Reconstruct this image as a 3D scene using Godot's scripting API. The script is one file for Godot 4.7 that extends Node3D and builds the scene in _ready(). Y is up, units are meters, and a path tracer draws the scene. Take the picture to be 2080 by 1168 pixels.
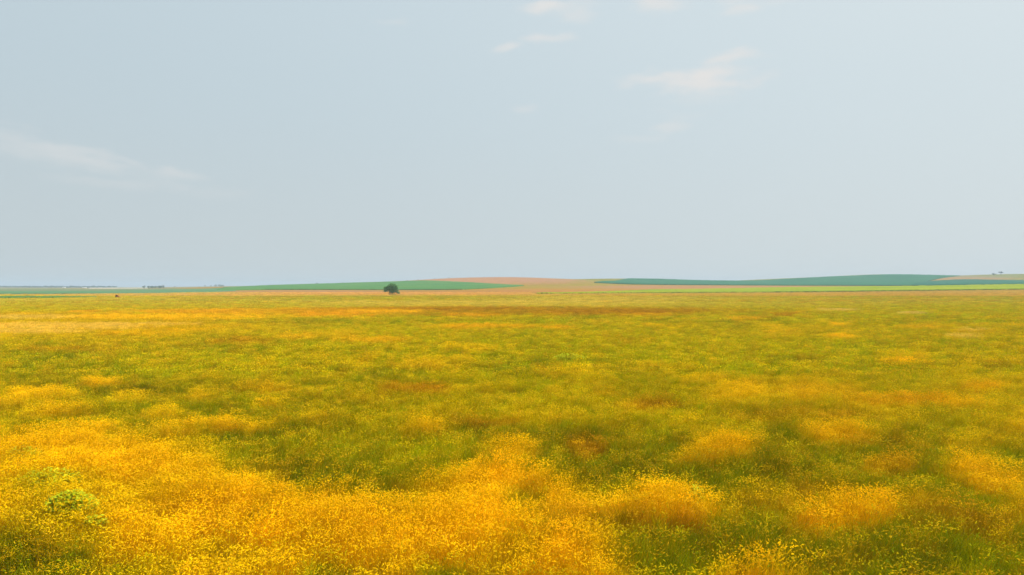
extends Node3D
# A wide dry-grass prairie seen from a low drone: grass meadow, crop fields, low hills, a lone tree.
# Depth means metres in front of the viewer's start point, that is -z.

const EYE_HEIGHT := 8.0
const HILL_ROWS := [
	[0, 0, 0, 0, 0, 0, 0, 0, 0, 0, 0, 0, 0, 0, 0, 0, 0, 0, 0, 0, 0, 0, 0, 0, 0, 0, 0, 0, 0, 0, 0, 0, 0, 0, 0, 0, 0, 0, 0, 0, 0, 0, 0, 0, 0, 0, 0, 0, 0],
	[0, 0, 0, 0, 0, 0, 0, 0, 0, 0, 0, 0, 0, 0, 0, 0, 0, 0, 0, 0, 0, 0, 0, 0, 0, 0, 0, 0, 0, 0, 0, 0, 0, 0, 0, 0, 0, 0, 0, 0, 0, 0, 0, 0, 0, 0, 0, 0, 0],
	[-0, -0, -0, -0, -0, -0, -0, -0, -0, -0, -0, -0, -0, -0, -0, -0, -0, -0, -0, -0, -0, -0, -0, -0, -0, -0, 0.18, 2.43, 4.71, 5.84, 5.84, 5.84, 5.84, 5.84, 5.84, 5.84, 5.84, 5.84, 5.84, 5.84, 5.84, 5.84, 5.84, 5.84, 5.84, 5.84, 5.84, 5.84, 5.84],
	[1.94, 1.94, 1.94, 1.94, 1.94, 1.94, 1.94, 1.94, 1.94, 1.94, 1.94, 1.94, 1.94, 1.94, 1.94, 1.94, 1.94, 1.94, 1.94, 1.94, 1.94, 2.91, 3.3, 3.35, 6.38, 6.32, 7.27, 8.47, 9.91, 12.55, 14.3, 15.07, 15.07, 15.07, 15.07, 15.07, 15.07, 15.07, 15.07, 15.07, 15.07, 15.07, 15.07, 15.07, 15.07, 15.07, 15.07, 15.07, 15.07],
	[2.81, 2.81, 2.81, 2.81, 2.81, 2.81, 2.81, 2.81, 2.81, 2.81, 2.81, 2.81, 2.81, 2.81, 2.81, 2.81, 2.81, 2.81, 2.81, 2.83, 5.26, 7.74, 10.8, 13.47, 14.35, 13.33, 12.62, 12.76, 12.13, 12.1, 16.12, 18.83, 20.43, 20.98, 20.98, 20.98, 20.98, 20.98, 20.98, 20.98, 20.98, 20.98, 20.98, 20.98, 20.98, 20.98, 20.98, 20.98, 20.98],
	[2.81, 2.81, 2.81, 2.81, 2.81, 2.81, 2.81, 2.81, 2.81, 2.81, 2.81, 2.81, 2.81, 2.81, 2.81, 2.81, 2.81, 2.81, 4.99, 11.04, 17.75, 23.24, 30.57, 41.42, 44.34, 37.31, 26.98, 21.89, 20.23, 21.54, 24.71, 28.15, 33.89, 32.22, 33.26, 35.04, 35.69, 35.69, 35.69, 35.69, 35.69, 35.69, 35.69, 35.69, 35.69, 35.69, 35.69, 35.69, 35.69],
	[3.67, 3.67, 3.67, 3.67, 3.67, 3.67, 3.67, 3.67, 3.67, 3.67, 3.67, 3.67, 3.67, 3.67, 3.67, 3.67, 4.27, 8.19, 13.34, 17.98, 22.06, 28.8, 35.89, 38.83, 41.17, 42.66, 46.54, 46.48, 40.28, 38.61, 47.59, 56.37, 65.51, 63.5, 60.61, 67.45, 68.29, 68.45, 68.54, 68.56, 68.56, 68.56, 68.56, 68.56, 68.56, 68.56, 68.56, 68.56, 68.56],
	[6.49, 6.49, 6.49, 6.49, 6.48, 6.37, 6.18, 5.94, 5.72, 5.52, 5.29, 5.08, 4.98, 6.13, 9.38, 12.97, 16.82, 18.21, 19.11, 20.97, 26.46, 31.63, 32.79, 33.41, 34.1, 34.89, 35.19, 34.5, 33.8, 33, 32.37, 32.83, 37.24, 40.99, 45.1, 49.03, 51.19, 52.53, 53.99, 55.79, 56.45, 56.45, 56.45, 56.45, 56.45, 56.45, 56.45, 56.45, 56.45],
	[14.52, 14.07, 13.27, 12.3, 11.36, 10.63, 10.28, 10.09, 9.95, 9.88, 12.24, 19.08, 22.06, 22.06, 22.06, 22.06, 22.06, 22.06, 22.06, 22.06, 22.06, 22.06, 22.06, 22.06, 22.06, 22.06, 22.06, 22.06, 22.06, 22.06, 22.06, 22.06, 22.06, 22.06, 22.06, 22.34, 23.17, 23.85, 24.52, 25.19, 25.85, 26.52, 27.19, 27.85, 28.52, 29.19, 29.93, 30.8, 31.38],
	[8, 8, 8, 8, 8, 8, 8, 8, 8, 8, 8, 8, 8, 8, 8, 8, 8, 8, 8, 8, 8, 8, 8, 8, 8, 8, 8, 8, 8, 8, 8, 8, 8, 8, 8, 8, 8, 8, 8, 8, 8, 8, 8, 8, 8, 8, 8, 8, 8],
]
const HILL_DEPTHS := [500, 650, 1000, 1400, 1800, 2400, 3000, 4200, 6500, 9000]
const NEAR_PATCHES := [
	[-11.5, 400.1, 393.5, 148.1, 3.14, 3, 0.6],
	[207.8, 405.8, 198.5, 100.5, 0.89, 4, 0.5],
	[163.6, 249.4, 100.8, 29.1, 0.93, 4, 0.6],
	[-179.1, 335.7, 120.3, 72.1, 2.63, 4, 0.5],
	[-88.4, 471.4, 107.3, 83.2, 2.08, 4, 0.6],
	[1.6, 220.6, 82.3, 42, -3.14, 2, 0.6],
	[-72.9, 210.8, 48.4, 32, 2.81, 1, 0.6],
	[-99.9, 155.7, 71.9, 35.6, 2.4, 1, 0.45],
	[91.3, 191.9, 61.7, 38.3, -2.45, 4, 0.4],
	[-3.1, 108.4, 49.6, 42.6, 1.68, 4, 0.7],
	[-29.8, 66.7, 20.6, 13, 2.39, 4, 0.55],
	[21.3, 82.2, 34.1, 23, 1.08, 4, 0.7],
	[61.2, 104.8, 71.5, 19.8, 0.99, 4, 0.55],
	[0.6, 80, 24.3, 17.2, 1.56, 5, 0.25],
	[-48.6, 91, 25.3, 14.4, 2.81, 5, 0.35],
	[-43.6, 68, 16.6, 7.1, 2.3, 5, 0.45],
	[-15.5, 49, 15.2, 9, 2.96, 5, 0.4],
	[1.9, 43.2, 13, 9, -3.1, 4, 0.35],
	[16.1, 39.8, 14.7, 7.4, -3, 4, 0.35],
	[-25.5, 44.7, 10.9, 6.4, 2.63, 5, 0.45],
	[14.2, 27.7, 15.2, 7, 0.95, 5, 0.5],
	[7.8, 30, 8.2, 6.4, -2.59, 5, 0.4],
	[-4.6, 33.3, 10.1, 5.4, 3.09, 5, 0.35],
	[-9.2, 30.5, 5.9, 4, 2.17, 5, 0.6],
	[-12, 34.7, 4.8, 3.3, 2.78, 5, 0.6],
	[-20.5, 43.1, 13.4, 7.9, 2.83, 5, 0.6],
	[-14.8, 36.5, 7, 3.5, 3, 6, 0.45],
	[-28.4, 53.2, 11.7, 3.8, 3.08, 6, 0.3],
	[5, 33.3, 9.1, 4.8, -3.08, 6, 0.35],
	[13.4, 30.5, 9.6, 5.2, -2.95, 6, 0.3],
	[9, 20.4, 6.4, 3.1, -3, 6, 0.35],
	[-2.4, 36.5, 6.8, 3.1, 3.13, 6, 0.3],
	[-21.5, 32, 6.7, 3.6, 2.63, 0, 0.85],
	[-15.1, 25.9, 9, 4.8, 2.4, 0, 0.72],
	[-9.4, 21, 5.8, 3.8, 2.68, 0, 0.75],
	[-5.2, 21.4, 5.3, 4, 2.78, 0, 0.85],
	[-1.3, 23, 5.6, 4.1, 1.7, 0, 0.9],
	[1.2, 19.2, 2.2, 2.1, 0.93, 0, 0.85],
	[-15.5, 30.3, 4.4, 2.7, 2.42, 0, 0.6],
	[-0.8, 27.7, 2.2, 1.7, 3.11, 0, 0.95],
	[-0.2, 31.9, 1.3, 1.3, 3.07, 0, 0.95],
	[1.6, 25.1, 2.1, 1.7, 1.4, 0, 0.75],
	[5.1, 24.5, 2.6, 2.1, 0.93, 0, 0.95],
	[3.5, 24.2, 1.6, 1.4, -2.73, 0, 0.8],
	[9.6, 32.5, 2.9, 1.7, 1.14, 0, 0.9],
	[8.1, 30.5, 1.1, 0.9, -2.61, 0, 0.8],
	[16.7, 35.4, 2.4, 1.6, -2.46, 0, 0.9],
	[11.3, 23, 1.9, 1.2, -2.51, 0, 0.95],
	[6.1, 18, 1.5, 0.8, -3.01, 0, 0.9],
	[19.1, 28.9, 2.2, 1, 0.84, 0, 0.85],
	[19, 26.7, 2.2, 1, -2.42, 0, 0.85],
	[18, 24.2, 1.8, 0.5, 0.89, 0, 0.7],
	[16.5, 29.7, 1.7, 1, -2.42, 1, 0.75],
	[14.3, 24.5, 1.3, 0.7, -2.92, 1, 0.5],
	[23.3, 33.7, 2.4, 0.9, -3.04, 0, 0.5],
	[29.2, 45.1, 2.8, 1.6, -2.76, 0, 0.9],
	[25, 45.7, 3.9, 2.1, -2.89, 1, 0.7],
	[22.1, 49.4, 4.2, 2.8, -2.55, 1, 0.5],
	[35, 51.3, 3.7, 1.7, -2.39, 1, 0.75],
	[16.4, 49.9, 3.4, 2.3, 0.96, 0, 0.6],
	[19.7, 54.5, 4.9, 2.8, -2.96, 1, 0.35],
	[40, 69.4, 3, 1.6, -2.9, 0, 0.9],
	[43.5, 75.4, 3.6, 2, -2.82, 0, 0.5],
	[15.8, 56.3, 2.4, 1.8, -2.75, 0, 0.6],
	[-16.5, 38.1, 1.9, 1.2, 2.39, 0, 0.9],
	[-17.9, 36, 2, 1.2, 2.37, 0, 0.8],
	[-21, 41, 1.9, 1.2, 2.46, 0, 0.7],
	[-33.7, 48.2, 3.8, 2, 2.55, 0, 0.75],
	[-33.1, 45.1, 2.1, 1, 2.43, 0, 0.7],
	[-32.6, 53.9, 1.8, 1, 2.77, 0, 0.9],
	[-14.2, 37.4, 1.3, 0.9, 2.45, 0, 0.7],
	[-26.9, 47.5, 2.2, 1.3, 2.63, 0, 0.6],
	[-22, 47.7, 1.8, 0.9, 2.18, 0, 0.8],
	[-16.2, 44.8, 1.4, 1, 2.81, 0, 0.6],
	[-19.2, 51.3, 2.7, 1.5, 2.97, 1, 0.5],
	[-5.1, 37.6, 1.8, 1.3, 3.02, 0, 0.8],
	[-28.1, 42, 2.7, 1.5, 2.73, 0, 0.75],
	[-22.5, 36.6, 2.5, 1, 3.01, 0, 0.7],
	[-10.8, 39.4, 3.4, 0.9, 3.12, 1, 0.4],
	[6.5, 48.9, 1.9, 1.1, 1.38, 1, 0.7],
	[9, 44.7, 2.3, 1.7, -2.89, 2, 0.75],
	[-7.1, 51.6, 2.9, 2.5, 2.68, 2, 0.95],
	[-38.9, 96.5, 6.5, 4.4, 2.42, 2, 0.6],
	[-33, 104.2, 5.8, 4.1, 2.24, 1, 0.6],
	[-27.4, 108.5, 4.8, 3, 1.99, 1, 0.4],
	[-19.8, 98.2, 6.8, 4.6, 2.97, 1, 0.65],
	[-4.9, 85.4, 4.4, 4.2, 2.57, 0, 0.55],
	[-7.7, 71.3, 3.4, 2.5, 3.02, 0, 0.5],
	[-8.6, 65.9, 4.3, 3, 3.03, 1, 0.45],
	[-5.6, 130.2, 11.3, 6.6, 3.12, 1, 0.7],
	[8.2, 126.9, 4.7, 4.1, 1.29, 1, 0.8],
	[-10.5, 182.8, 9.8, 9.1, 2.05, 1, 0.7],
	[-39.9, 213, 18, 11.9, 1.91, 0, 0.6],
	[-48.3, 186.2, 14.7, 11, 2.25, 1, 0.75],
	[-87.6, 171.1, 30.7, 13.6, 3.01, 0, 0.75],
	[-86.8, 130.9, 21.1, 11.3, 2.57, 3, 0.85],
	[-80, 113.2, 9.8, 4.5, 2.91, 3, 0.9],
	[-76.1, 137.1, 13.7, 6.8, 2.93, 3, 0.7],
	[-120.8, 170.9, 15.8, 7.9, 2.52, 3, 0.6],
	[-130.6, 208.2, 10.2, 4, 2.25, 1, 0.9],
	[-99.3, 208.7, 22.8, 14.4, 2.63, 1, 0.5],
	[31.7, 209.1, 26.1, 20.6, -2.87, 2, 0.55],
	[-24.5, 243, 35.1, 22.6, 3.07, 2, 0.5],
	[75.1, 189.4, 11.4, 5.3, 1.08, 2, 0.8],
	[57.3, 165.5, 11.3, 4.5, 1.17, 1, 0.7],
	[37.6, 186, 11.5, 9.4, -2.58, 1, 0.5],
	[107.7, 226.4, 11.6, 6.3, 0.9, 3, 0.9],
	[116.9, 200.2, 9.3, 3.9, 0.91, 3, 0.9],
	[80.4, 119.6, 4.1, 2.1, -2.46, 3, 0.95],
	[69.4, 105.1, 4.5, 2.3, -2.44, 3, 0.8],
	[64.8, 135.1, 4.1, 2.1, 0.95, 0, 0.9],
	[50.3, 104.1, 4.1, 2.6, -2.55, 0, 0.8],
	[77.9, 130.2, 8.2, 4.1, 0.79, 1, 0.5],
	[78.3, 114.4, 6, 3.2, -2.71, 1, 0.4],
	[-54.6, 83.3, 7.6, 3.2, 2.99, 2, 0.5],
	[3.2, 89.8, 7.8, 5.5, -3.11, 4, 0.5],
	[17, 98.3, 5.8, 4.2, 1.21, 2, 0.3],
	[-6, 59.2, 2.8, 2.5, 2.15, 4, 0.6],
	[4, 62, 4, 2.3, -3.11, 0, 0.35],
	[35.6, 79.6, 9, 4.7, -2.96, 4, 0.5],
	[22.2, 66.9, 9.8, 5.1, -3.02, 4, 0.5],
	[13.5, 64.7, 4.2, 2.4, -3.04, 1, 0.35],
	[27.3, 59.1, 4.8, 1.7, -3.08, 1, 0.35],
	[47.8, 69, 6.2, 3, -2.44, 1, 0.3],
	[-33.9, 146.7, 16, 8.2, 3.06, 5, 0.4],
	[-112.9, 489.3, 156.8, 123, 2.64, 5, 0.5],
	[-218, 382.7, 168.9, 89.8, 2.37, 5, 0.3],
	[271.4, 530.7, 271, 134, 0.92, 5, 0.3],
	[-28.2, 50.8, 3.1, 1.9, 2.61, 6, 0.85],
	[-25.2, 49.3, 2.3, 1.3, 2.85, 6, 0.6],
	[-13.3, 18.8, 3.8, 1.6, 2.36, 6, 0.9],
	[-11, 17.9, 1.6, 0.9, 2.46, 5, 0.55],
	[-15.3, 20.8, 1.4, 0.7, 2.45, 6, 0.6],
	[-12, 18.1, 1.7, 0.8, 2.96, 5, 0.6],
	[-7.9, 28.1, 2.7, 2.1, 2.54, 6, 0.6],
	[-10.3, 29.7, 2.1, 1.5, 2.76, 6, 0.55],
	[-8, 27.1, 1.1, 0.8, 2.66, 6, 0.7],
	[-5, 25.8, 0.9, 0.8, 2.16, 6, 0.75],
	[-5.8, 26.6, 1.4, 1, 2.94, 6, 0.4],
	[-2.2, 37.4, 1.6, 1, 3.11, 6, 0.5],
	[-1.4, 39.1, 2, 1.1, 3.13, 2, 0.7],
	[-0.8, 34.8, 1.4, 1.1, 3.11, 6, 0.7],
	[3, 35.8, 1.6, 1.3, -3, 6, 0.4],
	[3.6, 33.2, 1.6, 1, 1.39, 2, 0.75],
	[4, 28.1, 2, 1.3, -3.06, 6, 0.6],
	[2.9, 26.6, 1.2, 0.7, -3.08, 6, 0.5],
	[5.9, 28.4, 1.3, 1.1, -2.68, 6, 0.5],
	[11, 28.9, 1.9, 1.3, -2.64, 6, 0.55],
	[8.8, 27.7, 1.4, 0.9, -2.95, 5, 0.6],
	[30.1, 71.8, 3.2, 2.2, -2.56, 6, 0.75],
	[6, 20.8, 2, 1.1, -3.02, 6, 0.6],
	[7.6, 20.2, 2.3, 1.5, -2.84, 5, 0.6],
	[6.4, 19.4, 1.2, 0.7, -2.93, 6, 0.45],
	[8.2, 19.1, 1.1, 0.8, -2.62, 6, 0.5],
	[9.2, 21.9, 1.5, 0.6, 1.1, 1, 0.4],
	[13, 20.3, 2.9, 1.6, -2.64, 5, 0.6],
	[11.5, 19.1, 1.3, 0.8, -2.72, 6, 0.5],
	[15.5, 22.4, 1.6, 0.9, -2.51, 2, 0.5],
	[5.8, 22.2, 1, 0.6, -3.04, 2, 0.75],
	[3.6, 22.5, 1.5, 0.6, -3.11, 2, 0.6],
	[1.8, 22.8, 0.9, 0.9, 1.18, 2, 0.45],
	[13.5, 22.3, 1.1, 0.6, -2.79, 2, 0.4],
	[18, 31.3, 1.5, 0.8, -2.87, 6, 0.6],
	[15.1, 23.3, 1.3, 0.6, -2.93, 2, 0.5],
	[14, 26.6, 1.9, 1.2, -2.79, 5, 0.6],
	[12.2, 26, 1.5, 1, -2.71, 1, 0.35],
	[9.4, 25, 1.7, 1.1, -2.89, 1, 0.5],
	[11, 26.3, 1.3, 0.9, -2.69, 2, 0.35],
	[-8.5, 23, 0.6, 0.4, 2.86, 5, 0.55],
	[-7.7, 19.7, 1.3, 0.5, 3.1, 5, 0.6],
	[-8.9, 20.2, 0.8, 0.5, 2.89, 5, 0.5],
	[-5.1, 18.7, 1, 0.6, 3.02, 5, 0.5],
	[-3.7, 18.4, 0.8, 0.4, 3.08, 2, 0.3],
	[0.4, 24.8, 1.1, 0.7, 1.54, 5, 0.75],
	[1.3, 22.4, 0.6, 0.6, 1.29, 6, 0.6],
	[0.2, 20, 0.5, 0.5, 1.54, 5, 0.5],
	[-0.4, 19.1, 0.8, 0.5, 3.13, 5, 0.35],
	[-9.3, 21.8, 1, 0.6, 2.95, 2, 0.25],
	[3.4, 20.2, 1.6, 0.6, 1.38, 5, 0.6],
	[-14.6, 24.1, 1.6, 0.5, 3.07, 5, 0.55],
	[-12.2, 22.8, 1, 0.5, 2.98, 2, 0.45],
	[-17.1, 26.6, 1.4, 0.8, 2.65, 5, 0.35],
	[-21.7, 30.1, 1.1, 0.6, 2.68, 5, 0.6],
	[-18.1, 25.6, 1.7, 0.9, 2.61, 5, 0.6],
	[-15.3, 22.4, 2.2, 1.2, 2.67, 5, 0.45],
	[-12.8, 20.6, 1.2, 0.7, 2.7, 5, 0.5],
	[-13, 19.8, 1, 0.6, 2.77, 6, 0.5],
	[-11.2, 21.9, 0.8, 0.4, 2.97, 5, 0.45],
	[-11.4, 28.9, 2, 1.2, 2.15, 5, 0.5],
	[-10, 34.6, 2.3, 1.6, 2.89, 5, 0.7],
	[-8.9, 35.2, 1.3, 1.1, 2.73, 4, 0.6],
	[-3.7, 32.5, 2.6, 2.1, 2.97, 4, 0.6],
	[-17.6, 42, 2.1, 1.4, 2.66, 6, 0.4],
	[0.5, 67, 6, 4.4, 1.56, 5, 0.5],
	[2.5, 69.9, 3.8, 2.1, 1.52, 5, 0.75],
	[4.1, 47.6, 3.8, 2.9, -3.03, 4, 0.7],
	[-3.4, 59.2, 3.5, 3.3, 2.49, 4, 0.6],
	[10.4, 53.4, 2.4, 1.9, -2.8, 5, 0.5],
	[-34.1, 59.9, 6.5, 3.3, 2.92, 5, 0.45],
	[-40.1, 59.2, 4.5, 2.4, 2.77, 5, 0.4],
	[-36.6, 51.8, 2.6, 1.4, 2.78, 6, 0.35],
	[-30.8, 63.7, 6.7, 4.1, 2.4, 4, 0.6],
	[-30.4, 73.9, 5.2, 3.5, 2.47, 4, 0.5],
	[-48.1, 75, 6.9, 3.8, 2.75, 5, 0.5],
	[-49.8, 89.8, 5.1, 3, 2.49, 5, 0.5],
	[-5.7, 98.3, 7.1, 5.6, 3.05, 4, 0.6],
	[-0, 108.6, 8.6, 6.8, 3.14, 5, 0.35],
	[8.5, 98.3, 5.9, 5.4, -2.48, 4, 0.6],
	[-18.8, 118.4, 7.9, 6.6, 2.76, 4, 0.5],
	[-14.8, 146.7, 10.7, 8.3, 2.99, 4, 0.4],
	[16.6, 41, 4.5, 2, -3.05, 2, 0.45],
	[21, 41, 2.8, 1.6, -2.9, 2, 0.3],
	[25.1, 41, 2.3, 1.2, -2.86, 5, 0.6],
	[26.9, 38.5, 3.6, 1.8, -2.51, 4, 0.6],
	[12.1, 36.4, 1.6, 1, -2.93, 5, 0.4],
	[18.1, 34, 2, 0.9, -3.02, 2, 0.35],
	[12.8, 42.3, 3.7, 1.7, -3.06, 5, 0.4],
	[8.2, 39.1, 2.6, 1.5, -3.04, 4, 0.4],
	[21.8, 36.4, 3.3, 1.5, -2.98, 5, 0.35],
]
const FAR_PATCHES := [
	[-473.4, 1667.7, 3007, 874.7, 2.63, 7, 0.55],
	[-142.5, 939, 266.7, 214.6, 2.12, 7, 0.9],
	[-361.7, 1195.7, 189.8, 146, 2.56, 8, 0.5],
	[121.1, 1213.6, 211.2, 200.8, 1.38, 7, 0.7],
	[-380.8, 713.8, 202.8, 122, 2.61, 7, 0.6],
	[125.8, 1584.1, 312.8, 183.3, 1.43, 4, 0.35],
	[335, 2164.4, 448.8, 126.9, 1.21, 4, 0.4],
	[-45.5, 2235.5, 395.6, 309.9, 1.33, 8, 0.95],
	[-284.7, 2293, 220.9, 61.6, 2.17, 8, 0.9],
	[447.9, 1546.7, 352.5, 290.8, -3.14, 8, 0.8],
	[1711.8, 2608.8, 303, 156.9, -2.57, 8, 0.7],
	[1942.4, 2806, 307.4, 154.5, -2.54, 9, 0.4],
	[336.9, 716.9, 267.8, 195.3, -2.44, 1, 0.25],
	[-1469, 2034.1, 1449.7, 286.4, 2.23, 9, 0.9],
	[-1036.8, 1898.4, 987.4, 114.1, 2.13, 9, 0.85],
	[-178, 883.8, 255.9, 200.4, 2.12, 7, 0.6],
]
const GREEN_SLOPE_NEAR := [[-557.9, 1289.7], [-504.7, 1400.1], [-392.8, 1397.1], [-241.4, 1395.0], [-95.9, 1330.5], [-41.3, 1432.0], [0.0, 1601.4], [30.1, 1736.9]]
const GREEN_SLOPE_FAR := [[-830.5, 1969.0], [-778.7, 2250.0], [-667.7, 2315.4], [-537.7, 2330.4], [-299.7, 2187.9], [-199.1, 2045.3], [-75.4, 1901.9], [30.4, 1756.0]]
const TEAL_BAND_NEAR := [[-693.3, 745.4], [-577.5, 770.2], [-506.1, 835.7], [-482.5, 904.3], [-480.5, 1041.4], [-506.4, 1254.4]]
const TEAL_BAND_FAR := [[-1107.2, 1190.4], [-899.6, 1199.8], [-759.7, 1254.4], [-707.3, 1325.7], [-723.8, 1568.6], [-788.7, 1869.9]]
const DARK_STRIP_NEAR := [[-387.0, 451.1], [-346.7, 462.3], [-327.0, 482.4], [-312.6, 513.7]]
const DARK_STRIP_FAR := [[-469.0, 546.6], [-409.9, 546.6], [-366.8, 541.3], [-318.5, 523.4]]
const TEAL_HILL_NEAR := [[245.5, 2038.6], [353.2, 1959.4], [621.0, 1957.5], [927.4, 1948.9], [1033.3, 1769.3], [1402.5, 2343.6]]
const TEAL_HILL_FAR := [[249.6, 2072.6], [487.3, 2875.9], [897.3, 2828.6], [1393.8, 2929.1], [1604.5, 2853.2], [1824.9, 2781.5]]
const TEAL_STRIP_NEAR := [[1033.3, 1769.3], [1047.0, 1578.4], [1097.2, 1463.3], [1458.7, 1544.5]]
const TEAL_STRIP_FAR := [[1419.3, 2366.1], [1619.8, 2442.0], [1799.7, 2400.2], [2093.0, 2216.0]]
const LIME_CROP_NEAR := [[28.4, 787.0], [98.5, 854.1], [164.5, 912.7], [373.7, 996.8], [548.2, 1000.4], [750.8, 1001.3], [968.1, 1025.0]]
const LIME_CROP_FAR := [[29.7, 824.4], [123.2, 1004.9], [238.3, 1180.2], [485.0, 1293.6], [738.0, 1346.8], [1037.0, 1383.0], [1374.0, 1454.8]]
const PALE_PLAIN_NEAR := [[-1820.2, 2935.5], [-1728.2, 2996.2], [-1373.4, 2574.2]]
const PALE_PLAIN_FAR := [[-2764.3, 4458.3], [-2536.3, 4397.4], [-1768.6, 3315.0]]

# vegetation tones as they look in full sun (sRGB bytes): gold, orange, rust, pale straw, lime olive, green, dark green, tan, pink tan, blue green
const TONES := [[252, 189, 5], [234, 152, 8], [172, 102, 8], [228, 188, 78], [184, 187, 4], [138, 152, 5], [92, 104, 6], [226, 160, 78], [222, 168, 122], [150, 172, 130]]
const TONE_SCALE := 0.86
const NEAR_X := -130.0
const NEAR_D := 12.0
const NEAR_CELL := 0.3
const NEAR_W := 867
const NEAR_H := 460
const MID_X := -900.0
const MID_D := 150.0
const MID_CELL := 1.5
const MID_W := 1200
const MID_H := 600
const FAR_X := -3500.0
const FAR_D := 1050.0
const FAR_CELL := 8.0
const FAR_W := 875
const FAR_H := 400

var tone: Array[Color] = []
var noise_large := FastNoiseLite.new()
var noise_middle := FastNoiseLite.new()
var noise_small := FastNoiseLite.new()
var noise_cloud := FastNoiseLite.new()
var near_map := PackedFloat32Array()
var mid_map := PackedFloat32Array()
var far_map := PackedFloat32Array()


func _ready() -> void:
	make_camera()
	make_sky()
	make_sun()
	prepare_tones()
	near_map = paint_map(NEAR_X, NEAR_D, NEAR_CELL, NEAR_W, NEAR_H, false)
	mid_map = paint_map(MID_X, MID_D, MID_CELL, MID_W, MID_H, true)
	far_map = paint_map(FAR_X, FAR_D, FAR_CELL, FAR_W, FAR_H, true)
	make_ground()
	make_crops()
	make_meadow()
	make_trees()
	make_farm()
	make_weeds()


# ---------------------------------------------------------------- camera, sky, sun
func make_camera() -> void:
	var cam := Camera3D.new()
	cam.name = "camera"
	cam.fov = rad_to_deg(2.0 * atan(584.0 / 1387.0))
	cam.near = 0.1
	cam.far = 40000.0
	cam.position = Vector3(0, EYE_HEIGHT, 0)
	add_child(cam)
	cam.current = true


func sun_vector() -> Vector3:
	var az := deg_to_rad(66.0)
	var el := deg_to_rad(54.0)
	return Vector3(sin(az) * cos(el), sin(el), -cos(az) * cos(el))


func make_sun() -> void:
	var sun := DirectionalLight3D.new()
	sun.name = "sun"
	sun.light_color = Color(1.0, 0.945, 0.85)
	sun.light_energy = 1.6
	sun.light_angular_distance = 0.6
	sun.shadow_enabled = true
	add_child(sun)
	sun.look_at_from_position(sun_vector() * 100.0, Vector3.ZERO, Vector3.UP)


func sky_light(dir: Vector3) -> Color:
	# hazy summer air: pale everywhere, a little bluer high up, whiter towards the sun
	var up := clampf(dir.y, 0.0, 1.0)
	var low := Color(0.555, 0.635, 0.665)
	var mid := Color(0.50, 0.622, 0.695)
	var high := Color(0.40, 0.56, 0.72)
	var c := low.lerp(mid, smoothstep(0.0, 0.30, up)).lerp(high, smoothstep(0.25, 0.95, up))
	var angle := acos(clampf(dir.dot(sun_vector()), -1.0, 1.0))
	var glow := exp(-angle / 0.60)
	c = c.lerp(Color(0.98, 1.0, 0.97), clampf(1.25 * glow, 0.0, 1.0))
	var away := clampf((angle - 0.9) / 1.4, 0.0, 1.0)
	return c * (1.0 - 0.13 * away)


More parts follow.
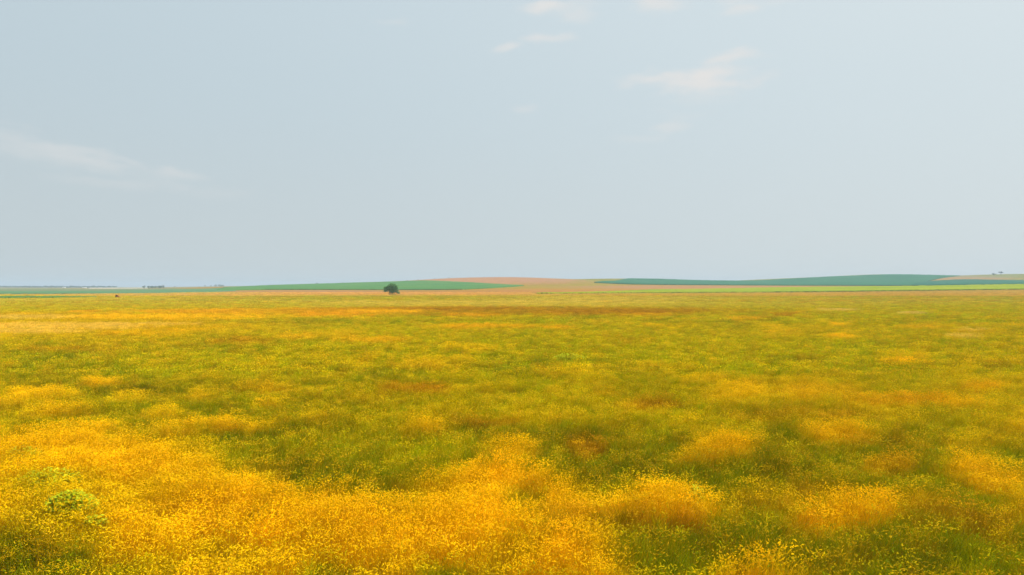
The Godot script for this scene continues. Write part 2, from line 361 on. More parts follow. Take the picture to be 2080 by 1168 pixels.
func make_sky() -> void:
	noise_cloud.seed = 11
	noise_cloud.frequency = 1.0
	noise_cloud.fractal_octaves = 5
	var w := 1024
	var h := 512
	var data := PackedFloat32Array()
	data.resize(w * h * 3)
	var k := 0
	for j in h:
		var el := (0.5 - (j + 0.5) / h) * PI
		var ce := cos(el)
		var se := maxf(sin(el), 0.0)
		for i in w:
			var az := (i + 0.5) / w * TAU
			var dir := Vector3(sin(az) * ce, se, -cos(az) * ce)
			var c := sky_light(dir)
			data[k] = c.r
			data[k + 1] = c.g
			data[k + 2] = c.b
			k += 3
	var img := Image.create_from_data(w, h, false, Image.FORMAT_RGBF, data.to_byte_array())
	img.resize(4096, 2048, Image.INTERPOLATE_CUBIC)
	for x in range(-12, 12):
		var az := (x + 0.5) / 4096.0 * TAU
		for y in 1024:
			var el := (0.5 - (y + 0.5) / 2048.0) * PI
			img.set_pixel(posmod(x, 4096), y, sky_light(Vector3(sin(az) * cos(el), sin(el), -cos(az) * cos(el))))
	# thin clouds: azimuth, elevation, half width, half height (degrees), tilt, density
	var clouds := [
		[15.9, 16.1, 4.8, 0.95, -0.02, 0.8], [16.4, 16.9, 3.6, 1.0, 0.08, 0.6], [11.8, 16.7, 3.6, 0.4, 0.0, 0.5], [17.9, 17.9, 2.0, 0.45, 0.08, 0.6], [15.4, 14.9, 3.2, 0.6, -0.03, 0.16],
		[2.3, 22.3, 1.9, 0.55, 0.08, 0.8], [4.9, 22.4, 2.6, 0.9, 0.06, 0.4], [12.4, 22.2, 2.7, 0.8, 0.0, 0.7], [18.6, 21.1, 2.0, 0.4, 0.0, 0.5], [18.2, 22.0, 1.6, 0.7, 0.1, 0.4], [22.5, 21.8, 4.0, 0.8, 0.05, 0.3],
		[-0.2, 19.4, 1.4, 0.34, 0.26, 0.6], [2.2, 20.1, 1.6, 0.42, 0.04, 0.62], [4.2, 20.0, 1.4, 0.34, 0.0, 0.45], [0.9, 14.6, 1.2, 0.35, 0.0, 0.26], [5.5, 21.4, 1.6, 0.45, 0.0, 0.35],
		[13.0, 12.9, 1.9, 0.6, 0.04, 0.34], [10.6, 12.1, 2.4, 0.4, -0.04, 0.18], [9.4, 16.2, 1.0, 0.3, 0.0, 0.25], [14.2, 13.8, 2.0, 0.5, 0.0, 0.15],
		[-34.5, 9.5, 4.8, 1.1, -0.06, 0.32], [-31.0, 8.9, 3.0, 0.8, -0.12, 0.3], [-25.9, 8.5, 2.3, 0.5, -0.02, 0.34], [-30.0, 7.6, 4.8, 0.6, 0.0, 0.18], [-23.5, 7.2, 3.0, 0.6, 0.0, 0.10], [-9.8, 21.0, 1.8, 0.3, 0.0, 0.22],
		[-60.0, 24.0, 9.0, 1.6, 0.05, 0.5], [55.0, 20.0, 7.0, 1.3, 0.0, 0.4], [110.0, 26.0, 8.0, 1.5, 0.1, 0.5], [165.0, 18.0, 8.0, 1.2, 0.0, 0.5], [-120.0, 20.0, 8.0, 1.3, -0.05, 0.5], [-165.0, 30.0, 9.0, 2.0, 0.0, 0.4],
	]
	var pw := 4096.0 / 360.0
	for c in clouds:
		var x0 := int((c[0] - c[2] * 1.7 + 180.0) * pw)
		var x1 := int((c[0] + c[2] * 1.7 + 180.0) * pw)
		var reach: float = c[3] * 2.0 + absf(c[4]) * c[2] * 1.7
		var y0 := maxi(0, int((90.0 - c[1] - reach) * pw))
		var y1 := int((90.0 - c[1] + reach) * pw)
		for y in range(y0, y1 + 1):
			for x in range(x0, x1 + 1):
				var da: float = (x + 0.5) / pw - 180.0 - c[0]
				var de: float = 90.0 - (y + 0.5) / pw - c[1] - c[4] * da
				var az: float = c[0] + da
				var warp := noise_cloud.get_noise_3d(az * 0.25, (c[1] + de) * 0.8, 3.0)
				var fine := noise_cloud.get_noise_3d(az * 0.55 + 40.0, (c[1] + de) * 1.9, 8.0)
				var q: float = sqrt(pow(da / c[2], 2.0) + pow((de + warp * 0.7 * c[3]) / c[3], 2.0))
				var a := smoothstep(1.25, 0.0, q + warp * 0.5 + fine * 0.35)
				if a <= 0.003:
					continue
				var px := posmod(x + 2048, 4096)
				var col := img.get_pixel(px, y)
				img.set_pixel(px, y, col.lerp(Color(0.80, 0.78, 0.76).lerp(col, 0.08), a * c[5]))
	var mat := PanoramaSkyMaterial.new()
	mat.panorama = ImageTexture.create_from_image(img)
	var sky := Sky.new()
	sky.sky_material = mat
	var env := Environment.new()
	env.background_mode = Environment.BG_SKY
	env.sky = sky
	env.background_energy_multiplier = 0.645
	env.tonemap_mode = Environment.TONE_MAPPER_LINEAR
	env.tonemap_exposure = 1.55
	env.fog_enabled = true
	env.fog_density = 0.00012
	env.fog_light_color = Color(0.80, 0.90, 1.0)
	env.sdfgi_enabled = true
	env.ssao_enabled = true
	env.ssil_enabled = true
	var we := WorldEnvironment.new()
	we.name = "air"
	we.environment = env
	add_child(we)


# ---------------------------------------------------------------- land
func prepare_tones() -> void:
	for t in TONES:
		var c := Color(t[0] / 255.0, t[1] / 255.0, t[2] / 255.0).srgb_to_linear()
		tone.append(Color(pow(c.r, 0.75), pow(c.g, 0.75), pow(c.b, 0.85)) * TONE_SCALE)
	for n in [[noise_large, 21, 1.0 / 26.0], [noise_middle, 22, 1.0 / 6.5], [noise_small, 23, 1.0 / 1.7]]:
		n[0].seed = n[1]
		n[0].frequency = n[2]
		n[0].noise_type = FastNoiseLite.TYPE_SIMPLEX_SMOOTH
		n[0].fractal_octaves = 3


func spline(row: Array, i: int, t: float) -> float:
	var a: float = row[i - 1]
	var b: float = row[i]
	var c: float = row[i + 1]
	var d: float = row[i + 2]
	return b + 0.5 * t * (c - a + t * (2.0 * a - 5.0 * b + 4.0 * c - d + t * (3.0 * (b - c) + d - a)))


func land_height(x: float, depth: float) -> float:
	if depth <= HILL_DEPTHS[0]:
		return 0.0
	var last := HILL_DEPTHS.size() - 1
	depth = minf(depth, HILL_DEPTHS[last] - 0.001)
	var u := clampf((x + 4800.0) / 200.0, 1.0, 45.999)
	var i := int(u)
	var t := u - i
	var k := 0
	while k < last - 1 and HILL_DEPTHS[k + 1] <= depth:
		k += 1
	var ka := maxi(k - 1, 0)
	var kd := mini(k + 2, last)
	var va := spline(HILL_ROWS[ka], i, t)
	var vb := spline(HILL_ROWS[k], i, t)
	var vc := spline(HILL_ROWS[k + 1], i, t)
	var vd := spline(HILL_ROWS[kd], i, t)
	var h: float = HILL_DEPTHS[k + 1] - HILL_DEPTHS[k]
	var s: float = (depth - HILL_DEPTHS[k]) / h
	var m1: float = 0.0 if k == 0 else (vc - va) / (HILL_DEPTHS[k + 1] - HILL_DEPTHS[ka])
	var m2: float = (vd - vb) / (HILL_DEPTHS[kd] - HILL_DEPTHS[k])
	return vb * (2.0 * s * s * s - 3.0 * s * s + 1.0) + vc * (3.0 * s * s - 2.0 * s * s * s) + h * (m1 * (s * s * s - 2.0 * s * s + s) + m2 * (s * s * s - s * s))


func paint_map(x0: float, d0: float, cell: float, w: int, h: int, beyond: bool) -> PackedFloat32Array:
	# what grows where: four numbers a cell, a colour and how much of it is ripe seed heads
	var map := PackedFloat32Array()
	map.resize(w * h * 4)
	var olive := Color(tone[4].r * 0.86, tone[4].g * 0.87, tone[4].b)
	var k := 0
	for j in h:
		var d := d0 + (j + 0.5) * cell
		for i in w:
			var x := x0 + (i + 0.5) * cell
			var n := noise_large.get_noise_2d(x, d)
			var m := noise_middle.get_noise_2d(x, d)
			var c := olive
			var v := n * 0.7 + m * 0.75
			if v > 0.0:
				c = c.lerp(tone[0].lerp(tone[1], 0.4), clampf(v * 1.1, 0.0, 0.7))
			else:
				c = c.lerp(tone[5].lerp(tone[6], 0.25), clampf(-v * 1.6, 0.0, 0.8))
			map[k] = c.r
			map[k + 1] = c.g
			map[k + 2] = c.b
			map[k + 3] = clampf(0.25 + v * 0.5, 0.05, 0.6)
			k += 4
	stamp(map, NEAR_PATCHES, x0, d0, cell, w, h)
	if beyond:
		stamp(map, FAR_PATCHES, x0, d0, cell, w, h, 590.0)
	return map


func stamp(map: PackedFloat32Array, patches: Array, x0: float, d0: float, cell: float, w: int, h: int, from_depth := 0.0) -> void:
	var ripe := [1.0, 0.8, 0.35, 0.7, 0.15, 0.06, 0.02, 0.6, 0.4, 0.1]
	for p in patches:
		var reach: float = p[2] * 1.35 + cell
		var i0 := clampi(int((p[0] - reach - x0) / cell), 0, w)
		var i1 := clampi(int((p[0] + reach - x0) / cell) + 1, 0, w)
		var j0 := clampi(int((maxf(p[1] - reach, from_depth) - d0) / cell), 0, h)
		var j1 := clampi(int((p[1] + reach - d0) / cell) + 1, 0, h)
		if i0 >= i1 or j0 >= j1:
			continue
		var ca := cos(p[4])
		var sa := sin(p[4])
		var ia: float = 1.0 / p[2]
		var ib: float = 1.0 / p[3]
		var col: Color = tone[p[5]]
		var gold: float = ripe[p[5]]
		var weight: float = p[6]
		for j in range(j0, j1):
			var dz: float = d0 + (j + 0.5) * cell - p[1]
			for i in range(i0, i1):
				var dx: float = x0 + (i + 0.5) * cell - p[0]
				var a := (dx * ca + dz * sa) * ia
				var b := (dz * ca - dx * sa) * ib
				var q := a * a + b * b
				if q > 1.9:
					continue
				var rag := noise_middle.get_noise_2d(dx + p[0] + 300.0, dz + p[1]) * 0.5 + noise_small.get_noise_2d(dx + p[0], dz + p[1]) * 0.6
				var s := smoothstep(1.12, 0.72, sqrt(q) + rag * 0.8) * weight
				if s <= 0.0:
					continue
				var k := (j * w + i) * 4
				map[k] += (col.r - map[k]) * s
				map[k + 1] += (col.g - map[k + 1]) * s
				map[k + 2] += (col.b - map[k + 2]) * s
				map[k + 3] += (gold - map[k + 3]) * s


func map_texture(map: PackedFloat32Array, w: int, h: int, cell: float, x0: float, d0: float) -> ImageTexture:
	var bytes := PackedByteArray()
	bytes.resize(w * h * 3)
	var rng := RandomNumberGenerator.new()
	rng.seed = 5
	var k := 0
	for q in w * h:
		var f := 0.88 + 0.24 * rng.randf()
		var c := bare(Color(map[q * 4], map[q * 4 + 1], map[q * 4 + 2]), f).linear_to_srgb()
		bytes[k] = c.r8
		bytes[k + 1] = c.g8
		bytes[k + 2] = c.b8
		k += 3
	return ImageTexture.create_from_image(Image.create_from_data(w, h, false, Image.FORMAT_RGB8, bytes))


func bare(c: Color, f := 1.0) -> Color:
	# the litter and stubble on the ground itself, without standing grass
	return Color(pow(c.r / TONE_SCALE, 1.33) * 0.36 * f, pow(c.g / TONE_SCALE, 1.33) * 0.36 * f, pow(c.b / TONE_SCALE, 1.18) * 0.36 * f)


func matte(color: Color, rough := 0.95) -> StandardMaterial3D:
	var m := StandardMaterial3D.new()
	m.albedo_color = color.linear_to_srgb()
	m.roughness = rough
	m.metallic_specular = 0.05
	return m


func tinted(rough := 0.95, through := 0.0) -> StandardMaterial3D:
	var m := matte(Color.WHITE, rough)
	m.vertex_color_use_as_albedo = true
	m.cull_mode = BaseMaterial3D.CULL_DISABLED
	if through > 0.0:
		m.backlight_enabled = true
		m.backlight = Color(through, through, through)
	return m


func land_sheet(mesh: ArrayMesh, xs: PackedFloat32Array, ds: PackedFloat32Array, frame: Array, mat: Material) -> void:
	var st := SurfaceTool.new()
	st.begin(Mesh.PRIMITIVE_TRIANGLES)
	var w := xs.size()
	for j in ds.size():
		for i in w:
			var x := xs[i]
			var d := ds[j]
			st.set_uv(Vector2((x - frame[0]) / frame[2], (d - frame[1]) / frame[3]))
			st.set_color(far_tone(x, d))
			var e := 8.0
			var nx := land_height(x - e, d) - land_height(x + e, d)
			var nz := land_height(x, d + e) - land_height(x, d - e)
			st.set_normal(Vector3(nx, 2.0 * e, nz).normalized())
			st.add_vertex(Vector3(x, land_height(x, d), -d))
	for j in ds.size() - 1:
		for i in w - 1:
			var a := j * w + i
			for q in [a, a + w, a + 1, a + 1, a + w, a + w + 1]:
				st.add_index(q)
	st.commit(mesh)
	mesh.surface_set_material(mesh.get_surface_count() - 1, mat)


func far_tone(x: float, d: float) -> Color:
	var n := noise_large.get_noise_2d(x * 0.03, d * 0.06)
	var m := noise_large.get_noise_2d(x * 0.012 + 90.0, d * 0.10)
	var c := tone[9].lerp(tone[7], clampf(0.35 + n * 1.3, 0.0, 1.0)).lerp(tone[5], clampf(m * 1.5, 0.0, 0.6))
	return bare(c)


func steps(a: float, b: float, n: int) -> PackedFloat32Array:
	var out := PackedFloat32Array()
	for i in n + 1:
		out.append(lerpf(a, b, float(i) / n))
	return out


func make_ground() -> void:
	var mesh := ArrayMesh.new()
	var maps := [map_texture(near_map, NEAR_W, NEAR_H, NEAR_CELL, NEAR_X, NEAR_D), map_texture(mid_map, MID_W, MID_H, MID_CELL, MID_X, MID_D), map_texture(far_map, FAR_W, FAR_H, FAR_CELL, FAR_X, FAR_D)]
	var mats := []
	for t in maps:
		var m := matte(Color.WHITE)
		m.albedo_texture = t
		mats.append(m)
	var plain := tinted()
	var near_w := NEAR_W * NEAR_CELL
	land_sheet(mesh, steps(NEAR_X, NEAR_X + near_w, 10), steps(NEAR_D, 150.0, 6), [NEAR_X, NEAR_D, near_w, NEAR_H * NEAR_CELL], mats[0])
	land_sheet(mesh, steps(-900.0, 900.0, 36), steps(150.0, 1050.0, 18), [MID_X, MID_D, 1800.0, 900.0], mats[1])
	land_sheet(mesh, steps(-3500.0, 3500.0, 140), steps(1050.0, 4250.0, 80), [FAR_X, FAR_D, 7000.0, 3200.0], mats[2])
	# the rest of the sheet, out to the horizon on all sides
	var one := [0.0, 0.0, 1.0, 1.0]
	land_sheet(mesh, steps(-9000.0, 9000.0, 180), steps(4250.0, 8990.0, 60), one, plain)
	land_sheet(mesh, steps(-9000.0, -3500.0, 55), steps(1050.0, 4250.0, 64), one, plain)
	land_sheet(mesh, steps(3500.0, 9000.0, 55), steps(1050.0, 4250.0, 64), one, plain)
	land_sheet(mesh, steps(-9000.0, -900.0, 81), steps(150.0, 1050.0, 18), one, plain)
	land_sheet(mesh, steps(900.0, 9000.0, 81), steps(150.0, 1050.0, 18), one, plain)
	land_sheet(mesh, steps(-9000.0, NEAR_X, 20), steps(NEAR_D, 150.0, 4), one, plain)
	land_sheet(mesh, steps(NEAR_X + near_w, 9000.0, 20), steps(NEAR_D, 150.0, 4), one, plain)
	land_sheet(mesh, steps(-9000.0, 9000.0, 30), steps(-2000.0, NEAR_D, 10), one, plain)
	var o := MeshInstance3D.new()
	o.name = "ground"
	o.mesh = mesh
	add_child(o)
	o.set_meta("kind", "structure")
	o.set_meta("label", "dry prairie ground rolling up into low hills")
	o.set_meta("category", "ground")


# ---------------------------------------------------------------- crops: stands of plants with a real height and edge
func along(edge: Array, t: float) -> Vector2:
	var u := clampf(t, 0.0, 1.0) * (edge.size() - 1)
	var i := mini(int(u), edge.size() - 2)
	var f := u - i
	return Vector2(lerpf(edge[i][0], edge[i + 1][0], f), lerpf(edge[i][1], edge[i + 1][1], f))


func crop(called: String, front: Array, back: Array, tall: float, ca: Color, cb: Color, columns: int, rows: int, label: String) -> void:
	var st := SurfaceTool.new()
	st.begin(Mesh.PRIMITIVE_TRIANGLES)
	var rng := RandomNumberGenerator.new()
	rng.seed = hash(called + label)
	var pts := []
	var cols := []
	for j in rows + 1:
		for i in columns + 1:
			var t := float(i) / columns
			var s := float(j) / rows
			var p := along(front, t).lerp(along(back, t), s)
			if j == 0:
				p.y += rng.randf_range(-2.0, 2.0)
			var lift := tall * (0.85 + 0.25 * rng.randf() + 0.2 * noise_middle.get_noise_2d(p.x * 0.2, p.y * 0.2))
			pts.append(Vector3(p.x, land_height(p.x, p.y) + lift, -p.y))
			var n := noise_large.get_noise_2d(p.x * 0.10, p.y * 0.22) * 0.9 + noise_middle.get_noise_2d(p.x * 0.12, p.y * 0.2) * 0.5
			var c := ca.lerp(cb, clampf(0.5 + n, 0.0, 1.0)) * rng.randf_range(0.9, 1.1)
			cols.append(c)
	var w := columns + 1
	for j in rows:
		for i in columns:
			var a := j * w + i
			for q in [a, a + w, a + 1, a + 1, a + w, a + w + 1]:
				st.set_color(cols[q])
				st.add_vertex(pts[q])
	var rim := []
	for i in columns + 1:
		rim.append(i)
	for j in range(1, rows + 1):
		rim.append(j * w + columns)
	for i in range(columns - 1, -1, -1):
		rim.append(rows * w + i)
	for j in range(rows - 1, -1, -1):
		rim.append(j * w)
	for r in rim.size() - 1:
		var a: Vector3 = pts[rim[r]]
		var b: Vector3 = pts[rim[r + 1]]
		var a0 := Vector3(a.x, land_height(a.x, -a.z) - 0.4, a.z)
		var b0 := Vector3(b.x, land_height(b.x, -b.z) - 0.4, b.z)
		for q in [[a0, r], [a, r], [b, r + 1], [a0, r], [b, r + 1], [b0, r + 1]]:
			st.set_color(cols[rim[q[1]]])
			st.add_vertex(q[0])
	st.generate_normals()
	var o := MeshInstance3D.new()
	o.name = called
	o.mesh = st.commit()
	o.mesh.surface_set_material(0, tinted())
	add_child(o, true)
	o.set_meta("kind", "stuff")
	o.set_meta("label", label)
	o.set_meta("category", "crop")


func make_crops() -> void:
	crop("lime_crop_field", LIME_CROP_NEAR, LIME_CROP_FAR, 2.3, Color(0.14, 0.205, 0.006), Color(0.205, 0.235, 0.008), 300, 40, "bright lime green crop strip across the right middle distance")
	crop("green_crop_field", GREEN_SLOPE_NEAR, GREEN_SLOPE_FAR, 1.6, Color(0.04, 0.14, 0.032), Color(0.075, 0.16, 0.04), 200, 50, "green crop field on the slope behind the lone tree")
	crop("teal_crop_field", TEAL_HILL_NEAR, TEAL_HILL_FAR, 2.0, Color(0.014, 0.095, 0.047), Color(0.026, 0.115, 0.055), 220, 50, "hazy blue green crop field covering the long right hill")
	crop("hill_foot_crop", TEAL_STRIP_NEAR, TEAL_STRIP_FAR, 2.0, Color(0.012, 0.085, 0.05), Color(0.02, 0.10, 0.055), 120, 40, "dark blue green crop strip below the tan hilltop at right")
	crop("valley_crop_field", TEAL_BAND_NEAR, TEAL_BAND_FAR, 1.4, Color(0.06, 0.15, 0.07), Color(0.09, 0.165, 0.085), 160, 40, "flat blue green crop band at the far left")
	crop("dark_crop_strip", DARK_STRIP_NEAR, DARK_STRIP_FAR, 1.3, Color(0.05, 0.13, 0.03), Color(0.08, 0.16, 0.035), 80, 14, "thin dark green strip at the left edge of the dry field")
	crop("pale_stubble_field", PALE_PLAIN_NEAR, PALE_PLAIN_FAR, 0.4, Color(0.36, 0.34, 0.27), Color(0.42, 0.39, 0.30), 40, 12, "pale straw coloured field far off on the left horizon")


# ---------------------------------------------------------------- meadow grass
func blade(v: PackedVector3Array, c: PackedColorArray, root: Vector3, tip: Vector3, bend: Vector3, width: float, shade: Color, rng: RandomNumberGenerator) -> void:
	var yaw := rng.randf() * TAU
	var side := Vector3(cos(yaw), 0, sin(yaw)) * width * 0.5
	var mid := root.lerp(tip, 0.55) + bend
	for p in [root - side, mid - side * 0.8, root + side, root + side, mid - side * 0.8, mid + side * 0.8, mid - side * 0.8, tip, mid + side * 0.8]:
		v.append(p)
		c.append(shade)


func seed_head(v: PackedVector3Array, c: PackedColorArray, at: Vector3, long: float, wide: float, shade: Color, rng: RandomNumberGenerator) -> void:
	var yaw := rng.randf() * TAU
	var out := Vector3(cos(yaw), rng.randf_range(-0.1, 0.9), sin(yaw)).normalized() * long
	var side := Vector3(-sin(yaw), 0.25, cos(yaw)).normalized() * wide * 0.5
	var lift := Vector3(0, wide * 0.5, 0)
	var m := at + out * 0.45
	for p in [at, m - side, m + lift, at, m + lift, m + side, m - side, at + out, m + lift, m + lift, at + out, m + side]:
		v.append(p)
		c.append(shade)


func tuft(sd: int, count: int, radius: float, tall: float, width: float, heads: int, head_long: float, head_wide: float) -> ArrayMesh:
	var rng := RandomNumberGenerator.new()
	rng.seed = sd
	var v := PackedVector3Array()
	var c := PackedColorArray()
	for i in count:
		var a := rng.randf() * TAU
		var r := radius * sqrt(rng.randf())
		var root := Vector3(cos(a) * r, -0.03, sin(a) * r)
		var lean := Vector3(rng.randfn(0.0, 0.36), 0, rng.randfn(0.0, 0.36)) * tall
		var h := tall * rng.randf_range(0.55, 1.1)
		var f := rng.randf_range(0.58, 1.30)
		var warm := rng.randf_range(-0.1, 0.1)
		blade(v, c, root, root + Vector3(0, h, 0) + lean, -lean * 0.25, width * rng.randf_range(0.7, 1.3), Color(f * (1.0 + warm), f, f * (1.0 - warm)), rng)
	for i in heads:
		var a := rng.randf() * TAU
		var r := radius * sqrt(rng.randf()) * 1.1
		var f := rng.randf_range(0.95, 1.35)
		seed_head(v, c, Vector3(cos(a) * r, tall * rng.randf_range(0.8, 1.25), sin(a) * r), head_long * rng.randf_range(0.6, 1.3), head_wide * rng.randf_range(0.7, 1.3), Color(f, f * 0.98, f * 1.3), rng)
	var arrays := []
	arrays.resize(Mesh.ARRAY_MAX)
	arrays[Mesh.ARRAY_VERTEX] = v
	arrays[Mesh.ARRAY_COLOR] = c
	var n := PackedVector3Array()
	for i in range(0, v.size(), 3):
		var f := (v[i + 2] - v[i]).cross(v[i + 1] - v[i]).normalized()
		n.append_array([f, f, f])
	arrays[Mesh.ARRAY_NORMAL] = n
	var mesh := ArrayMesh.new()
	mesh.add_surface_from_arrays(Mesh.PRIMITIVE_TRIANGLES, arrays)
	return mesh


func make_meadow() -> void:
	var mat := tinted(0.8, 0.7)
	# from depth, to depth, spacing, tuft radius, blades, blade height, blade width, heads, head length, head width
	var rings := [
		[13.0, 58.0, 0.25, 0.24, 26, 0.62, 0.012, 17, 0.10, 0.032],
		[58.0, 140.0, 0.52, 0.46, 40, 0.62, 0.022, 28, 0.15, 0.056],
		[140.0, 320.0, 1.1, 0.95, 60, 0.60, 0.05, 36, 0.24, 0.09],
		[320.0, 1040.0, 2.7, 2.3, 90, 0.55, 0.14, 40, 0.5, 0.18],
	]
	var rng := RandomNumberGenerator.new()
	rng.seed = 77
	for ri in rings.size():
		var g: Array = rings[ri]
		var meshes := []
		var buffers: Array[PackedFloat32Array] = []
		for kind in 2:
			for q in 4:
				meshes.append(tuft(100 * ri + 10 * kind + q, g[4], g[3], g[5], g[6], g[7] if kind == 1 else g[7] / 9, g[8], g[9]))
				buffers.append(PackedFloat32Array())
		var step: float = g[2]
		var d: float = g[0]
		var map := near_map if ri < 2 else mid_map
		var x0 := NEAR_X if ri < 2 else MID_X
		var d0 := NEAR_D if ri < 2 else MID_D
		var cell := NEAR_CELL if ri < 2 else MID_CELL
		var w := NEAR_W if ri < 2 else MID_W
		var h := NEAR_H if ri < 2 else MID_H
		while d < g[1]:
			var half := 0.80 * d + 5.0
			var n := int(2.0 * half / step)
			for i in n:
				var x := -half + (i + rng.randf()) * step
				var dd := d + rng.randf() * step
				if dd > 430.0 and outside_meadow(x, dd):
					continue
				var k := (clampi(int((dd - d0) / cell), 0, h - 1) * w + clampi(int((x - x0) / cell), 0, w - 1)) * 4
				var ripe := map[k + 3]
				var kind := 1 if rng.randf() < [0.15, 0.08, 0.05, 0.05][ri] + 0.85 * ripe else 0
				var c := Color(map[k], map[k + 1], map[k + 2])
				var mix := rng.randf()
				if kind == 1 and ripe < 0.3 and mix < 0.6:
					c = c.lerp(tone[1].lerp(tone[2], mix), 0.6)
				elif kind == 1:
					c = c.lerp([tone[0], tone[0], tone[0], tone[1]][rng.randi() % 4], (0.25 if ri < 2 else 0.06) + 0.35 * mix * mix * (1.0 if ri < 2 else 0.5))
				elif ripe > 0.5:
					c = c.lerp(tone[5], 0.35 * mix)
				elif mix > 0.78:
					c = c.lerp(tone[6], 0.55)
				elif mix < 0.14:
					c = c.lerp(tone[2], 0.55)
				elif mix < 0.30:
					c = c.lerp(tone[0], 0.35)
				var f := rng.randf_range(0.74, 1.26) * (1.0 + 0.22 * noise_small.get_noise_2d(x + 30.0, dd) + 0.16 * noise_middle.get_noise_2d(x - 90.0, dd))
				var swell := noise_small.get_noise_2d(x * 0.6, dd * 0.6) * 0.45 + noise_middle.get_noise_2d(x + 70.0, dd) * 0.4
				var sc := rng.randf_range(0.8, 1.25)
				var sy := sc * (0.92 + swell + 0.2 * ripe)
				var yaw := rng.randf() * TAU
				var cy := cos(yaw) * sc
				var sn := sin(yaw) * sc
				var lean := (0.22 + 0.25 * swell) * sy
				var slot := kind * 4 + rng.randi() % 4
				buffers[slot].append_array([cy, lean, sn, x, 0.0, sy, 0.0, land_height(x, dd), -sn, 0.06 * sy, cy, -dd, c.r * f, c.g * f, c.b * f, 1.0])
			d += step
		var names := ["green_grass", "golden_seed_grass"]
		var far := ["nearest", "near middle", "far middle", "farthest"]
		for q in meshes.size():
			var b: PackedFloat32Array = buffers[q]
			if b.is_empty():
				continue
			var mm := MultiMesh.new()
			mm.transform_format = MultiMesh.TRANSFORM_3D
			mm.use_colors = true
			mm.mesh = meshes[q]
			mm.instance_count = b.size() / 16
			mm.buffer = b
			var o := MultiMeshInstance3D.new()
			o.name = names[q / 4] + ("" if ri == 0 and q % 4 == 0 else "_%03d" % (ri * 4 + q % 4))
			o.multimesh = mm
			o.material_override = mat
			add_child(o, true)
			o.set_meta("kind", "stuff")
			o.set_meta("label", ("green leafy grass tufts of the meadow, %s belt" if q < 4 else "golden ripe seed grass of the meadow, %s belt") % far[ri])
			o.set_meta("category", "grass")
			o.set_meta("group", "%s in the %s belt" % [names[q / 4].replace("_", " "), far[ri]])


func outside_meadow(x: float, d: float) -> bool:
	for e in [[LIME_CROP_NEAR, 1.0e9], [DARK_STRIP_NEAR, 1.0e9]]:
		var edge: Array = e[0]
		for i in edge.size() - 1:
			if x >= edge[i][0] and x < edge[i + 1][0]:
				var lim := lerpf(edge[i][1], edge[i + 1][1], (x - edge[i][0]) / (edge[i + 1][0] - edge[i][0]))
				if d > lim - 2.0 and edge == LIME_CROP_NEAR:
					return true
				if edge == DARK_STRIP_NEAR and d > lim - 1.5 and d < 550.0:
					return true
	if x < -385.0 and d > 450.0 and d < 550.0:
		return true
	return x < -500.0 and d > 745.0


# ---------------------------------------------------------------- trees
func limb(st: SurfaceTool, a: Vector3, b: Vector3, ra: float, rb: float, sides := 6) -> void:
	var dir := (b - a).normalized()
	var u := dir.cross(Vector3(0.31, 0.2, 0.93)).normalized()
	var w := dir.cross(u)
	for i in sides:
		var p := u * cos(TAU * i / sides) + w * sin(TAU * i / sides)
		var q := u * cos(TAU * (i + 1) / sides) + w * sin(TAU * (i + 1) / sides)
		for v in [a + p * ra, b + p * rb, a + q * ra, a + q * ra, b + p * rb, b + q * rb]:
			st.add_vertex(v)


func leaves(st: SurfaceTool, rng: RandomNumberGenerator, centre: Vector3, r: Vector3, count: int, size: float, tones: Array) -> void:
	# leaf sprays gathered in small clumps inside one lobe of the crown
	var clumps := maxi(4, count / 22)
	for k in clumps:
		var d := Vector3(rng.randfn(), rng.randfn(), rng.randfn()).normalized() * pow(rng.randf(), 0.4)
		var cc := centre + d * r
		var cr := size * 2.2
		for i in count / clumps:
			var p := cc + Vector3(rng.randfn(), rng.randfn() * 0.7, rng.randfn()) * cr * 0.5
			var u := Vector3(rng.randfn(), rng.randfn() * 0.6, rng.randfn()).normalized() * size * rng.randf_range(0.6, 1.2)
			var w := u.cross(Vector3(rng.randfn(), rng.randfn(), rng.randfn())).normalized() * size * 0.6
			var c: Color = tones[rng.randi() % tones.size()] * rng.randf_range(0.8, 1.2)
			for v in [p - u, p + w, p + u, p - u, p + u, p - w]:
				st.set_color(c)
				st.add_vertex(v)


func thing(called: String, label: String, category: String, at: Vector3, turn := 0.0, group := "") -> Node3D:
	var o := Node3D.new()
	o.name = called
	add_child(o, true)
	o.position = at
	o.rotation.y = turn
	o.set_meta("label", label)
	o.set_meta("category", category)
	if group != "":
		o.set_meta("group", group)
	return o


func part(called: String, st: SurfaceTool, mat: Material, parent: Node3D, smooth := false) -> MeshInstance3D:
	st.generate_normals()
	var o := MeshInstance3D.new()
	o.name = called
	o.mesh = st.commit()
	o.material_override = mat
	parent.add_child(o, true)
	return o


func fresh() -> SurfaceTool:
	var st := SurfaceTool.new()
	st.begin(Mesh.PRIMITIVE_TRIANGLES)
	st.set_smooth_group(-1)
	return st


